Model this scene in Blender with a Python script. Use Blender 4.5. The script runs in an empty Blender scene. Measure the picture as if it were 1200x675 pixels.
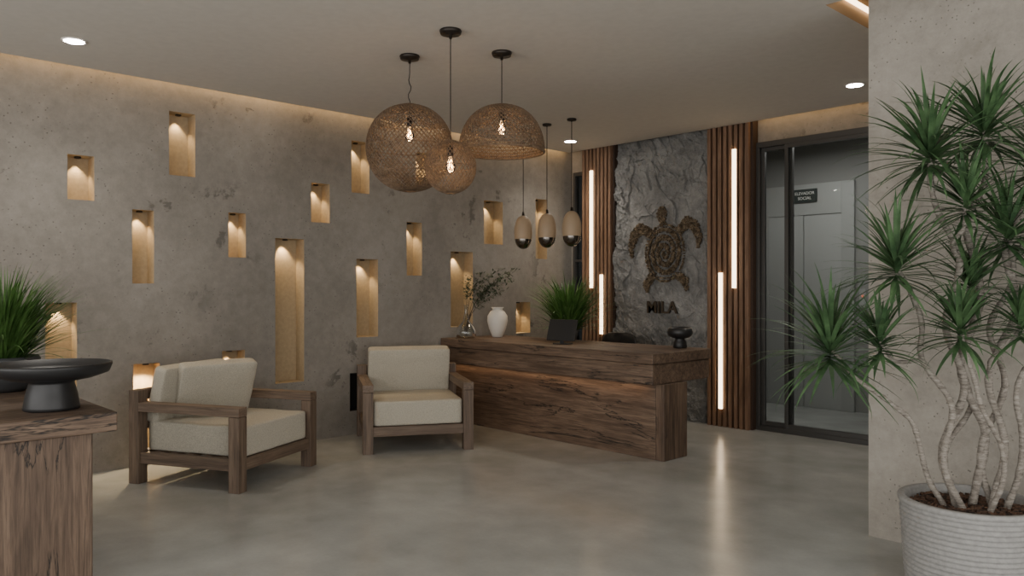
import bpy, bmesh, math, random
from mathutils import Vector, Matrix, noise
random.seed(7)
C = bpy.context.scene.collection
pi = math.pi

# ---------------------------------------------------------------- helpers
def link(o, parent=None):
    C.objects.link(o)
    if parent is not None: o.parent = parent
    return o
def mesh_obj(name, V, F, mat, loc=(0,0,0), rot=(0,0,0), parent=None, smooth=False, bevel=0, seg=2):
    me = bpy.data.meshes.new(name)
    me.from_pydata([tuple(v) for v in V], [], F); me.update()
    bm = bmesh.new(); bm.from_mesh(me); bmesh.ops.recalc_face_normals(bm, faces=bm.faces); bm.to_mesh(me); bm.free()
    if mat: me.materials.append(mat)
    if smooth:
        for p in me.polygons: p.use_smooth = True
    o = bpy.data.objects.new(name, me); o.location = loc; o.rotation_euler = rot
    link(o, parent)
    if bevel:
        m = o.modifiers.new("bevel", 'BEVEL'); m.width = bevel; m.segments = seg; m.limit_method = 'ANGLE'
    return o
def boxdata(V, F, x0,x1,y0,y1,z0,z1):
    b = len(V)
    V += [(x0,y0,z0),(x1,y0,z0),(x1,y1,z0),(x0,y1,z0),(x0,y0,z1),(x1,y0,z1),(x1,y1,z1),(x0,y1,z1)]
    F += [[b+i for i in f] for f in ((0,3,2,1),(4,5,6,7),(0,1,5,4),(1,2,6,5),(2,3,7,6),(3,0,4,7))]
def box(name, x0,x1,y0,y1,z0,z1, mat, parent=None, bevel=0.004, loc=(0,0,0), rot=(0,0,0)):
    V=[];F=[]; boxdata(V,F,x0,x1,y0,y1,z0,z1)
    return mesh_obj(name,V,F,mat,loc,rot,parent,bevel=bevel)
def boxes(name, lst, mat, parent=None, bevel=0.003, loc=(0,0,0), rot=(0,0,0)):
    V=[];F=[]
    for b in lst: boxdata(V,F,*b)
    return mesh_obj(name,V,F,mat,loc,rot,parent,bevel=bevel)
def lathe(name, prof, mat, loc=(0,0,0), rot=(0,0,0), parent=None, n=40, smooth=True):
    V=[];F=[]
    for r,z in prof:
        for i in range(n):
            a=2*pi*i/n; V.append((max(r,1e-4)*math.cos(a),max(r,1e-4)*math.sin(a),z))
    for j in range(len(prof)-1):
        for i in range(n):
            k=(i+1)%n
            F.append((j*n+i,j*n+k,(j+1)*n+k,(j+1)*n+i))
    return mesh_obj(name,V,F,mat,loc,rot,parent,smooth=smooth)
def tube(V,F,pts,r,sides=6,r2=None):
    pts=[Vector(p) for p in pts]; n=len(pts); b=len(V)
    if r2 is None: r2=r
    t=(pts[1]-pts[0]).normalized()
    nrm=t.orthogonal().normalized()
    for i,p in enumerate(pts):
        if i==0: tt=pts[1]-pts[0]
        elif i==n-1: tt=pts[-1]-pts[-2]
        else: tt=pts[i+1]-pts[i-1]
        tt=tt.normalized()
        nrm=(nrm-tt*nrm.dot(tt)).normalized(); bn=tt.cross(nrm)
        rr=(r(i/(n-1)) if callable(r) else r+(r2-r)*i/(n-1))
        for s in range(sides):
            a=2*pi*s/sides
            V.append(p+nrm*(math.cos(a)*rr)+bn*(math.sin(a)*rr))
    for i in range(n-1):
        for s in range(sides):
            k=(s+1)%sides
            F.append((b+i*sides+s,b+i*sides+k,b+(i+1)*sides+k,b+(i+1)*sides+s))
    F.append(tuple(b+s for s in range(sides))[::-1]); F.append(tuple(b+(n-1)*sides+s for s in range(sides)))
def tag(o,label,cat,group=None):
    o["label"]=label; o["category"]=cat
    if group: o["group"]=group
    return o
def struct(o): o["kind"]="structure"; return o
def empty(name,label,cat,loc,rz=0,group=None):
    e=bpy.data.objects.new(name,None); e.empty_display_size=.1
    e.location=loc; e.rotation_euler=(0,0,rz); link(e); return tag(e,label,cat,group)
def light(kind,name,loc,energy,color,parent=None,rot=(0,0,0),**k):
    l=bpy.data.lights.new(name,kind); l.energy=energy; l.color=color
    for a,b in k.items(): setattr(l,a,b)
    o=bpy.data.objects.new(name,l); o.location=loc; o.rotation_euler=rot; return link(o,parent)
def cushion(name,sx,sy,sz,mat,k=9,taper=0,loc=(0,0,0),rot=(0,0,0),parent=None,seed=0,wr=.006):
    bm=bmesh.new(); bmesh.ops.create_cube(bm,size=2); bmesh.ops.subdivide_edges(bm,edges=bm.edges[:],cuts=27,use_grid_fill=True)
    for v in bm.verts:
        p=v.co.copy(); n=(abs(p.x)**k+abs(p.y)**k+abs(p.z)**k)**(1/k); q=p/n
        t=1-taper*max(abs(q.x),abs(q.y))**5
        w=noise.noise(Vector((q.x*2.5+seed,q.y*2.5,q.z*1.5+seed*3)))*wr*2+noise.noise(Vector((q.x*7+seed,q.y*7,q.z*2)))*wr*.5
        v.co=Vector((q.x*sx/2,q.y*sy/2,q.z*sz/2*t+w*(1 if q.z>0 else -.5)))
    me=bpy.data.meshes.new(name); bm.to_mesh(me); bm.free(); me.materials.append(mat)
    for p in me.polygons: p.use_smooth=True
    o=bpy.data.objects.new(name,me); o.location=loc; o.rotation_euler=rot; return link(o,parent)

# ---------------------------------------------------------------- materials
class NT:
    def __init__(s,name):
        s.m=bpy.data.materials.new(name); s.m.use_nodes=True; s.t=s.m.node_tree; s.n=s.t.nodes
        s.b=s.n["Principled BSDF"]; s.out=s.n["Material Output"]
        s.tc=s.n.new("ShaderNodeTexCoord")
    def node(s,t,**k):
        x=s.n.new(t)
        for a,b in k.items():
            if hasattr(x,a) and not a in x.inputs: setattr(x,a,b)
            else: x.inputs[a].default_value=b
        return x
    def l(s,a,b): s.t.links.new(a,b)
    def mapping(s,scale,loc=(0,0,0)):
        m=s.n.new("ShaderNodeMapping"); m.inputs["Scale"].default_value=scale; m.inputs["Location"].default_value=loc
        s.l(s.tc.outputs["Object"],m.inputs["Vector"]); return m.outputs[0]
    def noise(s,vec,scale,detail=6,rough=.55,dist=0):
        x=s.n.new("ShaderNodeTexNoise"); x.inputs["Scale"].default_value=scale; x.inputs["Detail"].default_value=detail
        x.inputs["Roughness"].default_value=rough; x.inputs["Distortion"].default_value=dist
        s.l(vec,x.inputs["Vector"]); return x.outputs["Fac"]
    def vor(s,vec,scale,feature='F1',out="Distance"):
        x=s.n.new("ShaderNodeTexVoronoi"); x.feature=feature; x.inputs["Scale"].default_value=scale
        s.l(vec,x.inputs["Vector"]); return x.outputs[out]
    def ramp(s,fac,stops):
        x=s.n.new("ShaderNodeValToRGB"); e=x.color_ramp.elements
        while len(e)<len(stops): e.new(.5)
        for i,(p,c) in enumerate(stops):
            e[i].position=p; e[i].color=(c,c,c,1) if not hasattr(c,'__len__') else (*c,1)
        s.l(fac,x.inputs[0]); return x.outputs[0]
    def mix(s,fac,a,b,mode='MIX'):
        x=s.n.new("ShaderNodeMix"); x.data_type='RGBA'; x.blend_type=mode
        for i,v in ((0,fac),(6,a),(7,b)):
            if hasattr(v,'links'): s.l(v,x.inputs[i])
            else: x.inputs[i].default_value = v if i==0 else (*v,1)
        return x.outputs[2]
    def math(s,op,a,b=0):
        x=s.n.new("ShaderNodeMath"); x.operation=op
        for i,v in ((0,a),(1,b)):
            if hasattr(v,'links'): s.l(v,x.inputs[i])
            else: x.inputs[i].default_value=v
        return x.outputs[0]
    def bump(s,h,strength=.3,dist=.01):
        x=s.n.new("ShaderNodeBump"); x.inputs["Strength"].default_value=strength; x.inputs["Distance"].default_value=dist
        s.l(h,x.inputs["Height"]); s.l(x.outputs[0],s.b.inputs["Normal"])
    def col(s,c):
        if hasattr(c,'links'): s.l(c,s.b.inputs["Base Color"])
        else: s.b.inputs["Base Color"].default_value=(*c,1)
    def set(s,**k):
        for a,b in k.items():
            a=a.replace('_',' ')
            if hasattr(b,'links'): s.l(b,s.b.inputs[a])
            else: s.b.inputs[a].default_value=b
        return s.m

def m_concrete(name, dark, mid, lite, worn=.5, sc=1.0):
    t=NT(name); v=t.mapping((sc,sc,sc))
    big=t.noise(v,.7,7,.60,.25); fine=t.noise(v,12,12,.74)
    c=t.ramp(t.math('ADD',t.math('MULTIPLY',big,.62),t.math('MULTIPLY',fine,.38)),[(.36,dark),(.5,mid),(.64,lite)])
    w=t.noise(v,2.4,15,.68,.2)
    msk=t.noise(t.mapping((sc,sc,sc),(4.2,1.3,7.7)),.75,3,.5)
    wm=t.math('MULTIPLY',t.ramp(w,[(.585,0),(.615,1)]),t.ramp(msk,[(.47,0),(.54,1)]))
    c=t.mix(t.math('MULTIPLY',wm,worn),c,tuple(x*.5 for x in dark))
    st=t.ramp(t.noise(t.mapping((sc,sc,sc),(9,3,2)),1.6,12,.66,.2),[(.54,0),(.68,1)])
    c=t.mix(t.math('MULTIPLY',st,.22),c,tuple(x*.62 for x in dark))
    pm=t.ramp(t.vor(v,26),[(.10,1),(.17,0)])
    pm=t.math('MULTIPLY',pm,t.ramp(t.noise(v,3,6,.65),[(.47,0),(.56,1)]))
    c=t.mix(t.math('MULTIPLY',pm,.7),c,tuple(x*.45 for x in dark))
    h=t.math('SUBTRACT',t.math('MULTIPLY',fine,.7),t.math('ADD',t.math('MULTIPLY',wm,.6),pm))
    t.bump(h,.5,.012); t.col(c)
    return t.set(Roughness=.82)
def m_wood(name, c1,c2,c3, axis=0, cracks=True, rough=.6, freq=1.0):
    t=NT(name)
    s=[15*freq]*3; s[axis]=1.1*freq; v=t.mapping(tuple(s))
    s2=[3.2]*3; s2[axis]=.35; v2=t.mapping(tuple(s2),(3.1,1.7,5.3))
    g=t.noise(v,1.9,9,.66,.6); b=t.noise(v2,1.3,5,.6,1.2)
    f=t.math('ADD',t.math('MULTIPLY',g,.6),t.math('MULTIPLY',b,.4))
    c=t.ramp(f,[(.37,c1),(.5,c2),(.63,c3)])
    s3=[50*freq]*3; s3[axis]=2; fg=t.noise(t.mapping(tuple(s3)),2,4,.6)
    c=t.mix(t.ramp(fg,[(.38,.45),(.5,0)]),c,tuple(x*.5 for x in c1))
    h=g
    if cracks:
        cr=t.noise(v2,1.0,7,.62,.9)
        cr=t.ramp(t.math('ABSOLUTE',t.math('SUBTRACT',cr,.5)),[(.0,1),(.013,0)])
        ms=t.ramp(t.noise(t.mapping((1.3,1.3,1.3),(7,2,4)),1.6,2,.5),[(.44,0),(.50,1)])
        cr=t.math('MULTIPLY',cr,ms)
        c=t.mix(cr,c,(.006,.005,.004)); h=t.math('SUBTRACT',g,t.math('MULTIPLY',cr,1.2))
    t.col(c); t.bump(h,.3,.004)
    return t.set(Roughness=rough)
def m_simple(name,col,rough=.5,metal=0,bump=0,scale=80,var=0):
    t=NT(name)
    n=t.noise(t.mapping((1,1,1)),scale,5,.6)
    if var: t.col(t.mix(t.ramp(n,[(.35,0),(.65,1)]),tuple(x*(1-var) for x in col),tuple(min(1,x*(1+var)) for x in col)))
    else: t.col(col)
    if bump: t.bump(n,bump,.004)
    return t.set(Roughness=rough,Metallic=metal)
def m_emit(name,col,st):
    t=NT(name); t.col(col)
    return t.set(Emission_Color=(*col,1),Emission_Strength=st)
def m_glass(name,tint=(.9,.93,.92),gl=.08,rough=.02):
    t=NT(name); t.n.remove(t.b)
    tr=t.node("ShaderNodeBsdfTransparent"); tr.inputs[0].default_value=(*tint,1)
    g=t.node("ShaderNodeBsdfGlossy"); g.inputs["Roughness"].default_value=rough
    fr=t.node("ShaderNodeFresnel"); fr.inputs[0].default_value=1.45
    mx=t.node("ShaderNodeMixShader"); ad=t.math('ADD',fr.outputs[0],gl-.04)
    t.l(ad,mx.inputs[0]); t.l(tr.outputs[0],mx.inputs[1]); t.l(g.outputs[0],mx.inputs[2]); t.l(mx.outputs[0],t.out.inputs[0])
    return t.m

WALL=m_concrete("concrete_wall",(.178,.161,.139),(.24,.219,.191),(.305,.28,.247),.7)
WALLR=m_concrete("concrete_wall_pale",(.26,.238,.205),(.35,.322,.28),(.43,.398,.352),.3,1.3)
LOBBY=m_simple("lobby_paint",(.25,.25,.24),.8,0,.05,20)
CEIL=m_simple("ceiling_paint",(.54,.505,.46),.9,0,.03,15,.03)
RECESS=m_simple("recess_plaster",(.33,.22,.12),.8,0,.05,20)
NICHE=m_simple("niche_plaster",(.38,.29,.175),.85,0,.25,30,.08)
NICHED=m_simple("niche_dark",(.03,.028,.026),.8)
def m_floor():
    t=NT("polished_concrete_floor"); v=t.mapping((1,1,1))
    a=t.noise(v,1.0,5,.52,.1); b=t.noise(v,4,6,.55,0); g=t.noise(v,40,6,.7)
    f=t.math('ADD',t.math('ADD',t.math('MULTIPLY',a,.6),t.math('MULTIPLY',b,.25)),t.math('MULTIPLY',g,.15))
    t.col(t.ramp(f,[(.34,(.285,.293,.277)),(.5,(.355,.362,.343)),(.66,(.435,.44,.42))]))
    t.bump(g,.01,.002)
    return t.set(Roughness=t.ramp(a,[(.3,.19),(.7,.27)]))
FLOOR=m_floor()
W1=(.066,.041,.027);W2=(.135,.088,.059);W3=(.22,.15,.103)
WOODX=m_wood("rustic_wood_x",W1,W2,W3,0)
WOODY=m_wood("rustic_wood_y",W1,W2,W3,1)
WOODZ=m_wood("rustic_wood_z",W1,W2,W3,2)
c1,c2,c3=(.080,.054,.037),(.138,.095,.066),(.20,.142,.10)
CHX=m_wood("chair_wood_x",c1,c2,c3,0,False); CHY=m_wood("chair_wood_y",c1,c2,c3,1,False); CHZ=m_wood("chair_wood_z",c1,c2,c3,2,False)
SLAT=m_wood("slat_wood",(.135,.075,.043),(.24,.138,.084),(.34,.208,.135),2,False,.5)
DARKM=m_simple("dark_bronze_metal",(.028,.022,.018),.4,.6)
BLACK=m_simple("matte_black_ceramic",(.014,.014,.015),.42,0,.05,60)
FRAME=m_simple("dark_aluminium",(.075,.072,.068),.4,.4)
WHITE=m_simple("white_ceramic",(.68,.65,.6),.5,0,.1,30)
STEEL=m_simple("elevator_steel",(.35,.355,.345),.5,.1,.02,5)
def m_fabric():
    t=NT("linen_fabric"); v=t.mapping((1,1,1))
    n=t.noise(v,150,3,.6); b=t.noise(v,3,4,.5)
    t.col(t.mix(t.ramp(n,[(.3,0),(.7,1)]),t.mix(b,(.33,.305,.25),(.39,.36,.30)),(.56,.525,.435)))
    t.bump(n,.8,.006); return t.set(Roughness=.95)
FAB=m_fabric()
def m_rattan():
    t=NT("rattan"); n=t.noise(t.mapping((1,1,1)),40,4,.6)
    t.col(t.ramp(n,[(.35,(.095,.06,.035)),(.65,(.21,.14,.085))])); return t.set(Roughness=.65)
RAT=m_rattan()
def m_leaf(name,a,b):
    t=NT(name); n=t.noise(t.mapping((1,1,1)),9,4,.6)
    t.col(t.ramp(n,[(.35,a),(.65,b)])); return t.set(Roughness=.45)
LEAF=m_leaf("dracaena_leaf",(.03,.07,.028),(.095,.18,.075))
GRASS=m_leaf("grass_leaf",(.035,.085,.018),(.10,.21,.05))
OLIVE=m_leaf("branch_leaf",(.045,.065,.035),(.09,.12,.065))
def m_bark():
    t=NT("pale_grey_bark"); z=t.noise(t.mapping((12,12,50)),1.6,8,.75,.6)
    t.col(t.ramp(z,[(.36,(.13,.11,.09)),(.5,(.28,.25,.215)),(.66,(.42,.385,.34))])); t.bump(z,.9,.01); return t.set(Roughness=.85)
BARK=m_bark()
TWIG=m_simple("twig",(.07,.05,.035),.8)
POT=m_simple("ribbed_pot_grey",(.30,.295,.285),.8,0,.35,40,.12)
POTD=m_simple("dark_pot",(.05,.052,.055),.5)
def m_soil():
    t=NT("bark_mulch"); v=t.vor(t.mapping((1,1,1)),45,out="Color")
    x=t.node("ShaderNodeSeparateColor"); t.l(v,x.inputs[0])
    t.col(t.ramp(x.outputs[0],[(.1,(.02,.012,.008)),(.9,(.14,.075,.045))])); t.bump(x.outputs[1],.8,.02); return t.set(Roughness=.9)
SOIL=m_soil()
def m_slate():
    t=NT("grey_slate_rock"); v=t.mapping((1,1,1))
    a=t.noise(v,2.2,12,.7,.5); b=t.noise(v,14,10,.7)
    t.col(t.ramp(t.math('ADD',t.math('MULTIPLY',a,.6),t.math('MULTIPLY',b,.4)),[(.36,(.145,.143,.138)),(.5,(.25,.246,.236)),(.64,(.39,.383,.365))]))
    t.bump(t.math('ADD',b,a),.9,.03); return t.set(Roughness=.6)
SLATE=m_slate()
def m_mosaic():
    t=NT("bronze_pebble_mosaic"); v=t.noise(t.mapping((1,1,1)),24,3,.6)
    t.col(t.ramp(v,[(.35,(.065,.046,.028)),(.5,(.165,.122,.077)),(.66,(.31,.24,.16))])); return t.set(Roughness=.45)
MOSAIC=m_mosaic()
LETTER=m_simple("bronze_letter_metal",(.065,.047,.031),.5,.1)
GLASS=m_glass("clear_glass")
DGLASS=m_glass("door_glass",(.88,.89,.88),.012)
AMBER=m_glass("bulb_glass",(1,.85,.62),.06)
CHROME=m_simple("dark_chrome",(.16,.145,.13),.12,.95)
LED=m_emit("led_strip_warm",(1,.76,.49),7)
LEDLOW=m_emit("led_strip_dim",(1,.62,.34),.9)
DOWN=m_emit("downlight_lens",(1,.96,.9),60)
FIL=m_emit("filament",(1,.6,.28),45)
WARM=(1,.75,.45)

# ---------------------------------------------------------------- room shell
H=3.35; HT=3.72; WX=-7.15
def holed(rangeU, rangeV, holes, fn):
    us=sorted(set([rangeU[0],rangeU[1]]+[h[0] for h in holes]+[h[1] for h in holes]))
    vs=sorted(set([rangeV[0],rangeV[1]]+[h[2] for h in holes]+[h[3] for h in holes]))
    V=[fn(u,v) for v in vs for u in us]; F=[]; n=len(us)
    for j in range(len(vs)-1):
        for i in range(n-1):
            cu=(us[i]+us[i+1])/2; cv=(vs[j]+vs[j+1])/2
            if any(h[0]<cu<h[1] and h[2]<cv<h[3] for h in holes): continue
            F.append((j*n+i,j*n+i+1,(j+1)*n+i+1,(j+1)*n+i))
    return V,F
niches=[(1.73,1.93,2.28,2.65,1),(2.54,2.77,2.56,3.13,1),(2.23,2.41,1.59,2.23,1),(3.08,3.25,1.84,2.26,1),
 (3.55,3.86,.61,2.04,1.3),(3.94,4.15,2.22,2.62,1),(4.41,4.63,2.56,3.11,1),(4.47,4.74,1.025,1.86,1.1),
 (5.12,5.33,1.69,2.29,1),(6.27,6.58,2.09,2.62,1),(5.75,6.09,1.09,1.98,1),(7.16,7.37,1.93,2.71,1),
 (1.57,1.80,.74,1.43,1.2),(2.24,2.46,.0,.89,9.0),(3.02,3.24,.5,.96,1),(6.81,7.06,.976,1.37,.8),
 (5.25,5.46,2.74,3.09,1),(4.39,4.66,.25,.65,0)]
V,F=holed((-3,7.85),(0,HT),niches,lambda u,v:(WX,u,v))
wl=struct(mesh_obj("wall_left",V,F,WALL))
ND=.17
for (a,b,z0,z1,p) in niches:
    w=(b-a)/2; h=z1-z0
    V=[(0,-w,0),(0,w,0),(0,w,h),(0,-w,h),(-ND,-w,0),(-ND,w,0),(-ND,w,h),(-ND,-w,h)]
    F=[(4,5,6,7),(0,1,5,4),(2,3,7,6),(1,2,6,5),(3,0,4,7)]
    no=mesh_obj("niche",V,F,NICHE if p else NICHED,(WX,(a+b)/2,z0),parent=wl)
    no["label"]="warm lit recessed plaster niche" if p else "unlit dark recessed niche"
    if p:
        low=z0==0   # the floor-level niche washes light onto the floor in front of it
        lathe("downlight",[(0,0),(.026,0),(.028,-.012),(.02,-.014),(.018,-.006),(0,-.006)],DARKM,(-.03 if low else -.10,0,h-.001),parent=no,n=16)
        light('SPOT',"niche_light",(-.03 if low else -.128,0,h-.03),(9.0*p*(.7+.3*h))*(.55 if low else 1),WARM,parent=no,spot_size=math.radians(125 if low else 86),spot_blend=.55,shadow_soft_size=.01)

# back wall with door opening and window opening
holes=[(-4.38,-2.1,0,3.14),(-7.08,-6.86,.3,3.1)]
V,F=holed((WX-.3,-2.02),(0,HT),holes,lambda u,v:(u,7.85,v))
struct(mesh_obj("wall_back",V,F,WALL))
# right wall (projecting volume)
V=[(-2.02,4.97,0),(3,4.97,0),(3,4.97,HT),(-2.02,4.97,HT),(-2.02,7.85,0),(-2.02,7.85,HT)]
struct(mesh_obj("wall_right",V,[(0,1,2,3),(4,0,3,5)],WALLR))
struct(box("floor",-7.5,3.05,-3,9.9,-.1,0,FLOOR,bevel=0))
# ceiling: lowered plane with cove slots along the two walls and a recess
V,F=holed((-7.03,3),(-3,7.67),[(-2.24,.5,4.85,7.4)],lambda u,v:(u,v,H))
b=len(V)
V+=[(-7.03,-3,H),(-7.03,7.67,H),(-7.03,7.67,H+.2),(-7.03,-3,H+.2),(3,7.67,H),(3,7.67,H+.2)]
F+=[(b,b+1,b+2,b+3),(b+1,b+4,b+5,b+2)]
b=len(V)
V+=[(-7.5,-3,HT),(3,-3,HT),(3,9.9,HT),(-7.5,9.9,HT)]; F+=[(b,b+1,b+2,b+3)]
ce=struct(mesh_obj("ceiling",V,F,CEIL))
V=[(-2.24,4.85,H),(-2.24,7.4,H),(-2.24,7.4,HT-.01),(-2.24,4.85,HT-.01),(.5,4.85,H),(.5,4.85,HT-.01)]
mesh_obj("recess_reveal",V,[(0,1,2,3),(4,0,3,5)],RECESS,parent=ce)
box("led_strip",-2.235,-2.215,4.87,7.35,3.45,3.475,LED,ce,0)
light('AREA',"cove_light_left",(-7.09,3.6,3.46),18,(1,.63,.28),parent=ce,shape='RECTANGLE',size=.04,size_y=8.2,spread=math.radians(170))
light('AREA',"cove_light_back",(-3.3,7.76,3.46),3,(1,.63,.28),parent=ce,shape='RECTANGLE',size=2.2,size_y=.04)

# downlights; the last three are out of view, added for extra fill
for i,(x,y,e) in enumerate([(-6.31,1.57,40),(-2.94,6.94,55),(-6.46,7.07,40),(-1.2,-1.4,70),(1.2,1.4,60),(-4.2,-1.6,60)]):
    d=lathe("recessed_downlight",[(.085,0),(.085,-.006),(.06,-.008),(.055,.0)],WHITE,(x,y,H),n=32)
    tag(d,"round white recessed ceiling downlight with glowing lens","downlight","ceiling downlights")
    lathe("lens",[(0,-.009),(.068,-.009)],DOWN,(0,0,0),parent=d,n=32)
    light('SPOT',"downlight_beam",(0,0,-.03),e,(1,.92,.82),parent=d,spot_size=math.radians(125),spot_blend=.8,shadow_soft_size=.05)

# sliding glass door
DY=7.80
dr=struct(boxes("door_1",[(-4.38,-2.1,DY,DY+.1,3.08,3.14),(-4.38,-2.1,DY,DY+.1,0,.05),(-4.38,-4.34,DY,DY+.1,.05,3.08),(-2.15,-2.1,DY,DY+.1,.05,3.08)],FRAME))
for nm,x0,x1,y in (("fixed_panel",-4.34,-3.98,DY+.06),("sliding_panel",-4.05,-2.15,DY+.02)):
    f=boxes(nm,[(x0,x0+.04,y-.02,y+.02,.05,3.08),(x1-.04,x1,y-.02,y+.02,.05,3.08),(x0+.04,x1-.04,y-.02,y+.02,3.04,3.08),(x0+.04,x1-.04,y-.02,y+.02,.05,.10)],FRAME,dr)
    box("glass",x0+.04,x1-.04,y-.004,y+.004,.10,3.04,DGLASS,f,0)
# narrow window by the corner
wd=struct(boxes("window_1",[(-7.08,-7.04,7.8,7.88,.3,3.1),(-6.9,-6.86,7.8,7.88,.3,3.1),(-7.04,-6.9,7.8,7.88,3.05,3.1),(-7.04,-6.9,7.8,7.88,.3,.35),(-7.04,-6.9,7.8,7.88,1.9,1.93)],FRAME))
box("glass",-7.04,-6.9,7.84,7.85,.35,3.05,m_glass("window_glass",(.1,.12,.13),.1),wd,0)

# elevator lobby beyond
struct(box("wall_far",-6.2,-2.0,9.8,9.9,0,HT,LOBBY,bevel=0))
struct(mesh_obj("wall_lobby",[(-6.2,7.86,0),(-6.2,9.8,0),(-6.2,9.8,HT),(-6.2,7.86,HT),(-2.0,7.86,0),(-2.0,9.8,0),(-2.0,9.8,HT),(-2.0,7.86,HT)],[(0,1,2,3),(4,5,6,7)],LOBBY))
el=empty("elevator","grey metal elevator entrance with closed sliding doors","elevator",(-4.8,9.8,0))
boxes("door_frame",[(-.66,-.50,-.05,0,0,2.9),(.50,.66,-.05,0,0,2.9),(-.50,.50,-.05,0,2.5,2.9)],STEEL,el,.004)
DOORM=m_simple("elevator_door_paint",(.38,.385,.375),.55,.05)
box("door",-.50,-.004,-.042,0,0.0,2.498,DOORM,el); box("door",.004,.50,-.036,0,0,2.498,DOORM,el)
def text(name,body,size,ext,mat,loc,parent=None,bold=0):
    cu=bpy.data.curves.new(name,'FONT'); cu.body=body; cu.size=size; cu.extrude=ext; cu.align_x='CENTER'; cu.align_y='CENTER'; cu.offset=bold
    tmp=bpy.data.objects.new(name+"_tmp",cu); C.objects.link(tmp); bpy.context.view_layer.update()
    me=bpy.data.meshes.new_from_object(tmp.evaluated_get(bpy.context.evaluated_depsgraph_get())); bpy.data.objects.remove(tmp)
    me.materials.clear(); me.materials.append(mat)
    o=bpy.data.objects.new(name,me); o.location=loc; o.rotation_euler=(pi/2,0,0); return link(o,parent)
SIGN=m_simple("sign_dark_green",(.02,.03,.026),.6)
sg=tag(box("elevator_sign",-.16,.16,-.01,.01,-.085,.085,SIGN,None,.002,loc=(-4.77,9.735,2.75)),"small dark green sign with white elevator lettering","sign")
WT=m_simple("sign_white",(.7,.7,.67),.5)
text("lettering","ELEVADOR",.054,.001,WT,(0,-.0115,.030),sg,0); text("lettering","SOCIAL",.054,.001,WT,(0,-.0115,-.034),sg,0)
cp=tag(box("call_button_panel",-.04,.04,-.015,0,-.12,.12,STEEL,None,.003,loc=(-4.05,9.8,1.42)),"small steel elevator call button panel","button panel")
lathe("button",[(0,.01),(.012,.01),(.015,0)],m_emit("button_red",(1,.25,.15),.5),(0,-.015,.03),(pi/2,0,0),cp,16)
light('AREA',"lobby_light",(-4.0,8.7,3.3),30,(1,.99,.96),shape='RECTANGLE',size=2.0,size_y=.5)

# ---------------------------------------------------------------- feature wall
SBACK=m_simple("slat_backing",(.05,.028,.018),.7)
def slat_panel(x0,x1,leds,label):
    p=empty("slat_wall_panel",label,"wall panel",(x0,7.85,0),0,"wooden slat panels")
    w=x1-x0; n=8; pitch=w/n; L=[]
    for i in range(n):
        xa=i*pitch; L.append((xa,xa+pitch*.62,-.17,-.12,.0,H+.1))
    boxes("slats",L,SLAT,p,.003)
    box("backing_board",0,w,-.12,-.01,0,H+.1,SBACK,p,0)
    for (x,za,zb) in leds:
        box("led_strip",x-.022,x+.022,-.185,-.168,za,zb,LED,p,.002)
slat_panel(-6.81,-6.31,[(.165,1.55,3.07),(.335,.96,1.72)],"brown vertical wood slat panel with two warm light strips beside the dark window")
slat_panel(-4.92,-4.38,[(.177,.2,1.72),(.347,1.55,3.08)],"brown vertical wood slat panel with two warm light strips beside the glass door")
# rock slab
nx,nz=200,480; x0,x1=-6.31,-4.92; V=[];F=[]
for j in range(nz+1):
    for i in range(nx+1):
        x=x0+(x1-x0)*i/nx; z=(H+.1)*j/nz
        p=Vector((x,z,3.3))
        wv=Vector((noise.noise(p*1.6),noise.noise(p*1.6+Vector((5,5,5))),0))*.7+Vector((noise.noise(p*6),noise.noise(p*6+Vector((3,3,3))),0))*.12
        h=0
        for fr,am,sd in ((1.0,.052,0),(2.6,.028,9),(7,.013,17)):
            q=Vector((x*2.6+z*1.5,z*1.1-x*1.0,1.1+sd))*fr+wv
            d,pp=noise.voronoi(q)
            s_=pp[0].x*12.9+pp[0].y*7.3
            h+=am*((q.x-pp[0].x)*math.sin(s_)+(q.y-pp[0].y)*math.cos(s_))+am*.3*math.sin(s_*3)
        h+=.036*noise.fractal(p*2.8,.7,2.1,9)
        h=max(-.05,min(.07,h))
        fl=max(0,min(1,1-(max(abs(x+5.56)/.52,abs(z-1.90)/.80)-1)/.15))
        if fl>0: h=h*(1-.6*fl); h=min(h,.07-.052*fl)
        V.append((x,7.765-h,z))
for j in range(nz):
    for i in range(nx):
        a=j*(nx+1)+i; F.append((a,a+1,a+nx+2,a+nx+1))
sl=mesh_obj("stone_wall_panel",V,F,SLATE)
tag(sl,"rough grey split-face slate wall panel between wood slats","wall panel")
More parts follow.
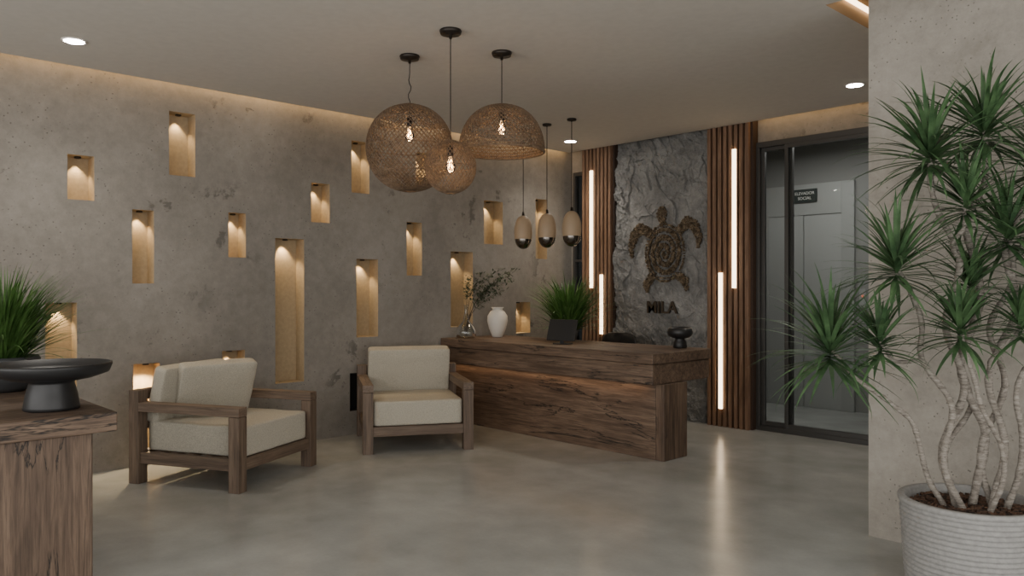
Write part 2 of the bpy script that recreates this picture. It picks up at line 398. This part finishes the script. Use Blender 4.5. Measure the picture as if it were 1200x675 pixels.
# turtle emblem
def inell(x,z,cx,cz,rx,rz,a=0):
    dx,dz=x-cx,z-cz; ca,sa=math.cos(a),math.sin(a); u=(dx*ca+dz*sa)/rx; v=(-dx*sa+dz*ca)/rz; return u*u+v*v<1
def flip(x,z,pts):
    for k in range(len(pts)-1):
        (ax,az,ar),(bx,bz,br)=pts[k],pts[k+1]
        L2=(bx-ax)**2+(bz-az)**2; t=max(0,min(1,((x-ax)*(bx-ax)+(z-az)*(bz-az))/L2))
        dd=math.hypot(x-ax-t*(bx-ax),z-az-t*(bz-az)); rr_=ar+(br-ar)*t
        if dd<rr_: return True
    return False
def inturtle(x,z):
    if inell(x,z,.02,-.05,.285,.35):
        return not (.80<((x-.02)/.285)**2+((z+.05)/.35)**2<.88)
    if inell(x,z,-.02,.41,.07,.10): return True
    if inell(x,z,0,.32,.05,.05): return True
    for P in ([(.22,.20,.055),(.34,.30,.07),(.44,.25,.065),(.50,.12,.045),(.49,.0,.018)],[(-.2,.20,.055),(-.33,.26,.07),(-.43,.18,.065),(-.48,.04,.045),(-.46,-.09,.018)],
              [(.2,-.31,.05),(.30,-.38,.055),(.33,-.48,.025)],[(-.16,-.33,.05),(-.24,-.42,.055),(-.24,-.51,.025)]):
        if flip(x,z,P): return True
    return False
V=[];F=[]; s=.0175; rr=random.Random(3)
for j in range(-38,38):
    for i in range(-35,35):
        x=(i+.5*(j%2))*s+rr.uniform(-.003,.003); z=j*s*.87+rr.uniform(-.003,.003)
        if not inturtle(x,z) or rr.random()<.04: continue
        ex,ez=(x-.02)/.285,(z+.05)/.35; R=math.hypot(ex,ez)
        if R<.90:
            th=math.atan2(ez,ex); sp=(R*3.6-th/(2*pi))%1.0
            if sp<.34 : continue
        rad=s*.5*rr.uniform(.8,1.08); n=6; b=len(V); a0=rr.random(); dep=rr.uniform(0,.008)
        for lay,(sc,y) in enumerate(((1,.02),(1,.0),(.7,-.006))):
            for k in range(n):
                a=a0+2*pi*k/n; V.append((x+rad*sc*math.cos(a),y-(dep if lay else 0),z+rad*sc*math.sin(a)))
        for lay in range(2):
            for k in range(n):
                m=(k+1)%n; F.append((b+lay*n+k,b+lay*n+m,b+(lay+1)*n+m,b+(lay+1)*n+k))
        F.append(tuple(b+2*n+k for k in range(n)))
tu=mesh_obj("turtle_emblem",V,F,MOSAIC,(-5.56,7.722,2.02))
tag(tu,"sea turtle emblem of bronze pebble mosaic on the slate panel","wall emblem")
ml=text("name_lettering","MILA",.205,.012,LETTER,(-5.58,7.728,1.31),None,.002)
tag(ml,"bronze raised letters reading MILA on the slate panel","lettering")

# ---------------------------------------------------------------- reception desk
dk=empty("reception_desk","long dark rustic wood reception desk with cracked grain and lit underside","reception desk",(-5.6,5.75,0))
box("counter_top",-1.54,1.47,-.16,.77,.875,.97,WOODX,dk,.008)
box("counter_fascia",-1.54,1.455,-.145,.755,.69,.872,WOODX,dk,.008)
box("front_panel",-1.54,1.38,0,.08,0,.688,WOODX,dk,.006)
box("end_panel",1.382,1.475,0.0,.36,0,.688,WOODZ,dk,.006)
box("led_strip",-1.5,1.35,-.035,-.02,.678,.688,LEDLOW,dk,0)
light('AREA',"desk_underglow",(-.1,-.05,.665),1.3,(1,.6,.3),parent=dk,shape='RECTANGLE',size=2.8,size_y=.03)

# console table
ct=empty("console_table","dark rustic wood console table with thick top beside the lounge","table",(-4.4,1.3,0))
box("table_top",-1.7,0,-1.9,0,.80,.90,WOODY,ct,.006)
box("leg_panel",-.14,-.03,-1.8,-.11,0,.798,WOODZ,ct,.006)
box("leg_panel",-1.66,-1.55,-1.8,-.11,0,.798,WOODZ,ct,.006)

# ---------------------------------------------------------------- armchairs
def armchair(loc,rz,label,grp="wooden lounge armchairs"):
    e=empty("armchair",label,"armchair",loc,rz,grp)
    P=.475; t=.048
    for sx,sy,h in ((1,1,.572),(1,-1,.572),(-1,1,.74),(-1,-1,.74)):
        box("leg",sx*P-t,sx*P+t,sy*P-t,sy*P+t,0,h,CHZ,e,.003)
    for sy in (1,-1):
        box("armrest",-P+t,P+t,sy*P-.05,sy*P+.05,.574,.645,CHX,e,.003)
        box("side_rail",-P+t,P-t,sy*P-.03,sy*P+.03,.16,.25,CHX,e,.003)
    box("front_rail",P-.035,P+.035,-P+t,P-t,.16,.25,CHY,e,.003)
    box("back_rail",-P-.035,-P+.035,-P+t,P-t,.16,.25,CHY,e,.003)
    box("back_rail",-P-.03,-P+.03,-P+t,P-t,.66,.74,CHY,e,.003)
    box("back_rail",-P-.02,-P+.02,-P+t,P-t,.42,.50,CHY,e,.003)
    boxes("seat_slats",[(x-.03,x+.03,-P+.032,P-.032,.225,.25) for x in (-.32,-.16,0,.16,.32)],CHY,e,.003)
    cushion("seat_cushion",.93,.848,.235,FAB,26,.0,(.03,0,.369),parent=e,seed=rz,wr=.003)
    return e
a1=armchair((-6.37,2.735,0),math.radians(28),"dark wood armchair with beige cushions and two loose back pillows")
a2=armchair((-6.41,4.66,0),math.radians(-29),"dark wood armchair with one wide beige back cushion near the desk")
cushion("back_cushion",.47,.84,.16,FAB,26,.15,(-.32,0,.70),(0,math.radians(-76),0),a2,4,.004)
cushion("back_cushion",.46,.80,.14,FAB,22,.2,(-.355,-.02,.69),(0,math.radians(-78),0),a1,2,.004)
Mx=Matrix.Rotation(math.radians(-24),3,'Z')@Matrix.Rotation(math.radians(-68),3,'Y')
pl=cushion("throw_pillow",.47,.66,.14,FAB,20,.35,(-.15,.03,.712),(0,0,0),a1,9,.006); pl.rotation_euler=Mx.to_euler()

# ---------------------------------------------------------------- pendants
def basket(prof,N,twist,r,rings,mat,parent,loc,segs=32):
    V=[];F=[]
    for d in (1,-1):
        for k in range(N):
            pts=[]
            for i in range(segs+1):
                t=i/segs; R,z=prof(t); a=2*pi*k/N+d*twist*t
                off=1+d*.006; pts.append((R*off*math.cos(a),R*off*math.sin(a),z))
            tube(V,F,pts,r,4)
    for t,rr_ in rings:
        R,z=prof(t); pts=[(R*math.cos(2*pi*i/48),R*math.sin(2*pi*i/48),z) for i in range(49)]
        tube(V,F,pts,rr_,6)
    return mesh_obj("lamp_shade",V,F,mat,loc,parent=parent,smooth=True)
def bulb(parent,z,energy):
    lathe("socket",[(0,.07),(.02,.068),(.021,.0),(.018,-.005),(0,-.005)],DARKM,(0,0,z),parent=parent,n=20)
    bb=lathe("bulb",[(.012,0),(.016,-.02),(.034,-.06),(.036,-.08),(.028,-.105),(.01,-.12),(0,-.121)],AMBER,(0,0,z),parent=parent,n=20)
    V=[];F=[]
    for k in range(4):
        a=k*pi/2; c,s=math.cos(a)*.011,math.sin(a)*.011
        tube(V,F,[(c*.5,s*.5,-.025),(c,s,-.05),(c*1.3,s*1.3,-.085)],.0022,5)
    mesh_obj("filament",V,F,FIL,parent=bb)
    light('POINT',"bulb_glow",(0,0,z-.07),energy,(1,.70,.42),parent=parent,shadow_soft_size=.03)
def pendant(name,label,x,y,zshade_top,prof,N,twist,r,rings,bulbz,energy,wavy=0):
    e=empty(name,label,"pendant lamp",(x,y,H),0,"woven rattan pendant lamps")
    lathe("canopy",[(0,0),(.075,0),(.078,-.008),(.07,-.03),(.012,-.034),(.01,-.06),(0,-.06)],DARKM,(0,0,0),parent=e,n=32)
    V=[];F=[]; L=H-bulbz-.06
    tube(V,F,[(wavy*math.sin(i*1.1)*math.sin(pi*i/16),wavy*math.cos(i*1.7)*.6*math.sin(pi*i/16),-.05-(L-.05)*i/16) for i in range(17)],.0035,6)
    mesh_obj("cord",V,F,DARKM,parent=e,smooth=True)
    basket(prof,N,twist,r,rings,RAT,e,(0,0,zshade_top-H))
    bulb(e,bulbz-H,energy)
def profA(t):
    th=.13+t*(pi*.955-.13); R=.332*math.sin(th)**.92
    return (R,-.332+.335*math.cos(th))
pendant("pendant_lamp","large round woven rattan basket pendant lamp",-4.94,3.565,2.965,profA,52,2.6,.0040,[(0,.008),(.28,.004),(.5,.005),(.72,.004),(1,.005)],2.80,2.2,.012)
def profB(t):
    th=.22+t*(pi*.93-.22); return (.178*math.sin(th),-.182+.185*math.cos(th))
pendant("pendant_lamp","small round woven rattan ball pendant lamp",-4.255,3.42,2.575,profB,36,1.9,.0030,[(0,.006),(.5,.0035),(1,.005)],2.47,1.4)
def profC(t):
    th=.10+t*(pi*.51-.10); return (.325*math.sin(th)**.85,-.345+.345*math.cos(th))
pendant("pendant_lamp","wide dome shaped woven rattan pendant lamp",-4.385,4.025,2.945,profC,54,1.4,.0040,[(0,.008),(.45,.004),(.82,.004),(.87,.004),(.92,.005),(.96,.006),(1,.010)],2.83,2.2)
EGG=m_simple("smooth_tan_wood",(.42,.305,.195),.5,0,0,6,.04)
for x in (-5.60,-5.966,-6.34):
    e=empty("egg_pendant_lamp","small egg shaped pale wood pendant with dark chrome tip","pendant lamp",(x,6.15,H),0,"egg pendant lamps over the desk")
    lathe("canopy",[(0,0),(.05,0),(.052,-.01),(.045,-.022),(.01,-.025),(0,-.04)],DARKM,parent=e,n=24)
    V=[];F=[]; tube(V,F,[(0,0,-.02),(0,0,-.55),(0,0,-.97)],.0045,6); mesh_obj("cord",V,F,DARKM,parent=e)
    zt=-.98
    lathe("neck",[(0,.04),(.012,.04),(.016,.0),(.03,-.02),(0,-.02)],DARKM,(0,0,zt),parent=e,n=20)
    pr=[(0,0)]+[(.102*math.sin(a)**.8,-.0-.19*(1-math.cos(a))) for a in [i*pi*.60/16 for i in range(1,17)]]
    lathe("lamp_shade",pr+[(.095,-.268)],EGG,(0,0,zt),parent=e,n=32)
    lathe("chrome_tip",[(.0945,-.268)]+[(.0945*math.cos(a),-.268-.112*math.sin(a)) for a in [i*pi/2/10 for i in range(1,11)]],CHROME,(0,0,zt),parent=e,n=32)
    light('SPOT',"pendant_beam",(0,0,zt-.40),6,WARM,parent=e,spot_size=math.radians(120),spot_blend=.7,shadow_soft_size=.05)

# ---------------------------------------------------------------- leaves
def leaf(V,F,base,az,el,L,w,droop,n=7,fold=.25,zmin=-9):
    p=Vector(base); b=len(V); step=L/n
    for i in range(n+1):
        t=i/n
        d=Vector((math.cos(az)*math.cos(el),math.sin(az)*math.cos(el),math.sin(el)))
        side=Vector((-math.sin(az),math.cos(az),0)); up=side.cross(d)
        ww=w*(min(1,.45+t*3)*(1-t**2.2)+.02)/2
        for q in (p-side*ww+up*(fold*ww),p.copy(),p+side*ww+up*(fold*ww)):
            if q.z<zmin: q.z=zmin
            V.append(q)
        if i<n:
            a=b+3*i; F.append((a,a+1,a+4,a+3)); F.append((a+1,a+2,a+5,a+4))
        p=p+d*step; el-=droop/n*(.4+1.2*t)
# dracaena in ribbed planter
dp=empty("potted_dracaena","tall dracaena with spiky leaf heads in a ribbed grey planter","potted plant",(-1.27,4.34,0),math.radians(46.7))
prof=[(0,0),(.26,0),(.275,.01)]
z=.02; kk=0; rw=random.Random(2)
while z<.45:
    R=.275+.033*min(1,(z/.47))**.8; e_=rw.uniform(-.001,.0015)
    prof+=[(R-.004,z),(R+.005+e_,z+.005),(R+.009+e_,z+.012),(R+.005+e_,z+.020)]; z+=.025
prof+=[(.312,.468),(.322,.474),(.323,.49),(.317,.497),(.292,.497),(.286,.485),(.282,.42)]
lathe("planter",prof,POT,parent=dp,n=72)
V=[];F=[]; rs=random.Random(5)
lathe("soil",[(0,.452),(.10,.452),(.2,.448),(.283,.44)],SOIL,parent=dp,n=48)
for k in range(420):
    a=rs.uniform(0,2*pi); R=.265*math.sqrt(rs.random()); sx=rs.uniform(.008,.02)
    c=Vector((R*math.cos(a),R*math.sin(a),.458)); M=Matrix.Rotation(rs.uniform(0,pi),3,'Z')@Matrix.Rotation(rs.uniform(-.5,.5),3,'X')
    v2=[];f2=[]; boxdata(v2,f2,-sx,sx,-sx*.5,sx*.5,-.005,.006)
    b=len(V); V+=[c+M@Vector(q) for q in v2]; F+=[[b+i for i in f] for f in f2]
mu=mesh_obj("bark_mulch",V,F,SOIL,parent=dp); mu["kind"]="stuff"
def catmull(P,m=9):
    P=[Vector(p) for p in P]; Q=[P[0]*2-P[1]]+P+[P[-1]*2-P[-2]]; out=[]
    for i in range(1,len(Q)-2):
        for k in range(m):
            t=k/m; a,b_,c,d=Q[i-1],Q[i],Q[i+1],Q[i+2]
            out.append(.5*((2*b_)+(c-a)*t+(2*a-5*b_+4*c-d)*t*t+(3*b_-a-3*c+d)*t**3))
    out.append(P[-1]); return out
# stems as control points; the last point carries a leaf head
stems=[([(-.06,.0,.445),(-.12,.02,.75),(-.02,.0,1.05),(-.13,-.03,1.35),(-.06,-.02,1.7),(-.19,-.04,1.95),(-.225,-.05,2.22)],.021,.44,105),
 ([(.03,.03,.445),(.09,.02,.8),(-.03,.02,1.15),(.06,.0,1.5),(-.01,.0,1.85),(.07,-.02,2.1),(.065,-.02,2.34)],.021,.43,105),
 ([(.10,-.02,.445),(.16,-.03,.8),(.07,-.04,1.1),(.20,-.06,1.45),(.13,-.08,1.75),(.24,-.1,2.0),(.29,-.12,2.16)],.019,.39,90),
 ([(.13,.03,.445),(.07,.02,.75),(.18,-.0,1.05),(.08,-.04,1.35),(.17,-.08,1.6),(.13,-.10,1.82)],.018,.40,90),
 ([(-.05,-.04,.445),(-.16,-.05,.7),(-.11,-.05,.95),(-.26,-.05,1.2),(-.27,-.05,1.42),(-.39,-.05,1.66)],.018,.42,95),
 ([(-.11,.02,.445),(-.22,.01,.65),(-.27,.0,.85),(-.40,-.01,.98),(-.55,-.02,1.08),(-.71,-.03,1.25)],.015,.46,105),
 ([(.04,-.10,.445),(.10,-.13,.7),(-.02,-.16,.95),(-.10,-.19,1.15),(-.17,-.21,1.36)],.014,.33,70),
 ([(.16,-.04,.445),(.22,-.08,.75),(.16,-.12,1.05),(.28,-.17,1.35),(.29,-.20,1.56)],.016,.38,85),
 ([(-.02,.08,.445),(-.08,.08,.7),(.04,.06,.95),(-.03,.04,1.25),(.03,.03,1.42),(.02,.02,1.58)],.015,.33,65)]
branches=[([(-.06,-.02,1.7),(-.12,-.06,1.76),(-.10,-.12,1.84),(-.10,-.14,1.97)],.013,.34,75),
 ([(.20,-.06,1.45),(.28,-.05,1.6),(.33,-.07,1.74),(.36,-.08,1.88)],.012,.33,70),
 ([(-.26,-.05,1.2),(-.33,-.08,1.19),(-.43,-.1,1.20),(-.50,-.11,1.29)],.011,.32,62),
 ([(.07,-.04,1.1),(.04,-.12,1.2),(.08,-.2,1.28),(.10,-.24,1.38)],.011,.28,52)]
for i,(P,r0,L,cnt) in enumerate(stems+branches):
    r_=random.Random(60+i); pts=catmull(P)
    ph=r_.uniform(0,6)
    pts=[p+Vector((math.sin(k*.55+ph),math.cos(k*.5+ph),0))*.006*min(1,k/5,(len(pts)-1-k)/5) for k,p in enumerate(pts)]
    V=[];F=[]; tube(V,F,pts,lambda t:r0*(1-.35*t)+.0014*math.sin(t*120)+.0012*math.sin(t*47+ph),8)
    mesh_obj("stem",V,F,BARK,parent=dp,smooth=True)
    c=pts[-1]; V=[];F=[]
    for k in range(cnt):
        f=k/cnt; az=k*2.39996+r_.uniform(-.35,.35); el=1.4-1.85*f+r_.uniform(-.24,.24)
        leaf(V,F,c+Vector((0,0,.10*(1-f)-.07)),az,el,L*r_.uniform(.70,1.05)*(.9+.18*math.sin(pi*f)),.025,.55+r_.uniform(-.2,.8),8)
    mesh_obj("leaf_head",V,F,LEAF,parent=dp,smooth=True)
# grass plants
def grass_plant(name,label,loc,potprof,potmat,zt,n,Lr,sp,w,seed,dr_=(.5,1.3)):
    e=empty(name,label,"potted plant",loc)
    lathe("pot",potprof,potmat,parent=e,n=40)
    r_=random.Random(seed); V=[];F=[]
    for k in range(n):
        az=r_.uniform(0,2*pi); rr2=.09*math.sqrt(r_.random()); el=pi/2-abs(r_.gauss(0,sp))
        leaf(V,F,(rr2*math.cos(az),rr2*math.sin(az),zt),az+r_.uniform(-.4,.4),max(.25,el),r_.uniform(*Lr),w,r_.uniform(*dr_),8,zmin=.02)
    mesh_obj("foliage",V,F,GRASS,parent=e,smooth=True)
grass_plant("potted_grass","bushy green grass plant in a dark bowl pot on the console table",(-5.78,1.03,.90),
  [(0,0),(.12,0),(.17,.03),(.205,.12),(.21,.20),(.20,.22),(.185,.215),(.18,.17),(0,.165)],POTD,.17,620,(.42,.70),.46,.017,3,(.5,1.4))
grass_plant("potted_fern","lush green leafy plant in a dark pot on the reception desk",(-5.92,6.44,.972),
  [(0,0),(.09,0),(.11,.05),(.12,.12),(.105,.12),(.10,.09),(0,.085)],POTD,.09,480,(.42,.74),.48,.020,8,(.6,1.5))
# ---------------------------------------------------------------- tabletop things
pb=lathe("pedestal_bowl",[(0,0),(.128,0),(.135,.006),(.134,.02),(.124,.08),(.108,.14),(.11,.152),(.20,.168),(.275,.195),(.292,.235),(.290,.248),(.280,.248),(.26,.215),(.19,.193),(0,.185)],BLACK,(-4.735,1.07,.90),n=64)
tag(pb,"matte black wide pedestal bowl on the console table","bowl")
mv=lathe("mushroom_bowl",[(0,0),(.062,0),(.068,.01),(.06,.06),(.045,.085),(.05,.095),(.095,.105),(.118,.13),(.122,.16),(.112,.19),(.095,.205),(.085,.2),(.09,.17),(0,.16)],BLACK,(-4.37,6.35,.97),n=48)
tag(mv,"small matte black footed bowl on the reception desk","bowl")
vz=lathe("vase",[(0,0),(.055,0),(.065,.01),(.10,.10),(.122,.19),(.118,.25),(.085,.30),(.06,.32),(.062,.34),(.078,.352),(.07,.352),(.052,.335),(.05,.31),(0,.28)],WHITE,(-6.83,6.2,.97),n=48)
tag(vz,"rounded cream ceramic vase on the reception desk","vase")
gv=empty("branch_vase","clear glass bottle vase with thin leafy branches","vase",(-6.93,5.80,.97))
lathe("glass_vessel",[(0,.004),(.10,.004),(.115,.03),(.115,.09),(.09,.14),(.035,.20),(.022,.30),(.022,.37),(.03,.385)],GLASS,parent=gv,n=40)
V=[];F=[];V2=[];F2=[]; r_=random.Random(12)
for k,(ax,ay,az_) in enumerate([(.42,.42,.66),(.30,.32,.80),(.12,.14,.74),(.38,.30,.54),(.02,.02,.70),(.22,.36,.62),(.45,.48,.80),(.36,.44,.72)]):
    pts=[]
    for i in range(15):
        t=i/14; pts.append(Vector((ax*t**2*.85+.01*math.sin(k),ay*t**2*.85+.012*math.sin(t*6+k),.03+az_*(1.15*t-.2*t*t*t))))
    tube(V,F,pts,.0035,5,.001)
    for i in range(8,15):
        for q in range(14):
            p=pts[i]+Vector((r_.uniform(-.045,.045),r_.uniform(-.045,.045),r_.uniform(-.025,.025)))
            leaf(V2,F2,p,r_.uniform(0,2*pi),r_.uniform(-.6,.8),r_.uniform(.035,.07),.02,.4,3)
mesh_obj("branch",V,F,TWIG,parent=gv); mesh_obj("foliage",V2,F2,OLIVE,parent=gv)
# point of sale monitor
mo=empty("desk_monitor","slim black tilted monitor on the reception desk seen from behind","monitor",(-5.49,5.86,.97),math.radians(14))
box("stand",-.09,.09,-.01,.10,0,.012,BLACK,mo,.004)
box("stand_neck",-.02,.02,.02,.035,.012,.12,BLACK,mo,.003)
scr=box("screen_body",-.165,.165,-.007,.007,-.115,.115,BLACK,mo,.005,loc=(0,.035,.145),rot=(math.radians(-20),0,0))
box("screen",-.155,.155,.0072,.0080,-.105,.105,m_simple("screen_glass",(.01,.012,.015),.1),scr,0)
# office chair
oc=empty("office_chair","black office chair with rounded back behind the desk","office chair",(-5.86,7.0,0),0)
cushion("seat",.48,.48,.08,BLACK,5,0,(0,0,.48),parent=oc)
cushion("backrest",.54,.52,.06,BLACK,4,.2,(0,.25,.765),(math.radians(82),0,0),oc)
box("back_bracket",-.03,.03,.17,.30,.42,.55,BLACK,oc)
lathe("gas_column",[(0,.08),(.03,.08),(.03,.3),(.02,.3),(.02,.45),(0,.45)],FRAME,parent=oc,n=20)
for k in range(5):
    a=k*2*pi/5; V=[];F=[]; tube(V,F,[(0,0,.10),(.28*math.cos(a),.28*math.sin(a),.07)],.022,8,.014); mesh_obj("base_leg",V,F,FRAME,parent=oc)
    lathe("caster",[(0,-.015),(.026,-.015),(.028,0),(.026,.015),(0,.015)],BLACK,(.28*math.cos(a),.28*math.sin(a),.028),(pi/2,0,a),oc,20)

# ---------------------------------------------------------------- world ambient and added fill lights on the open sides
w=bpy.data.worlds.new("World"); bpy.context.scene.world=w; w.use_nodes=True
w.node_tree.nodes["Background"].inputs[0].default_value=(1,.99,.975,1); w.node_tree.nodes["Background"].inputs[1].default_value=.82
light('AREA',"rear_fill_light",(-2,-2.95,1.75),225,(1,.975,.935),rot=(math.radians(90),0,0),shape='RECTANGLE',size=9,size_y=3.2)  # unseen area light added behind the camera as soft fill
light('AREA',"side_fill_light",(2.95,1.0,1.75),160,(1,.975,.935),rot=(math.radians(90),0,math.radians(90)),shape='RECTANGLE',size=7.5,size_y=3.2)  # second unseen fill, added at the open side to brighten the niche wall

cam=bpy.data.cameras.new("camera"); co=bpy.data.objects.new("camera",cam); C.objects.link(co)
co.location=(0,0,1.55); co.rotation_euler=(pi/2,0,math.radians(46.7)); cam.lens=27.4; cam.sensor_width=36; cam.clip_start=.05
bpy.context.scene.camera=co
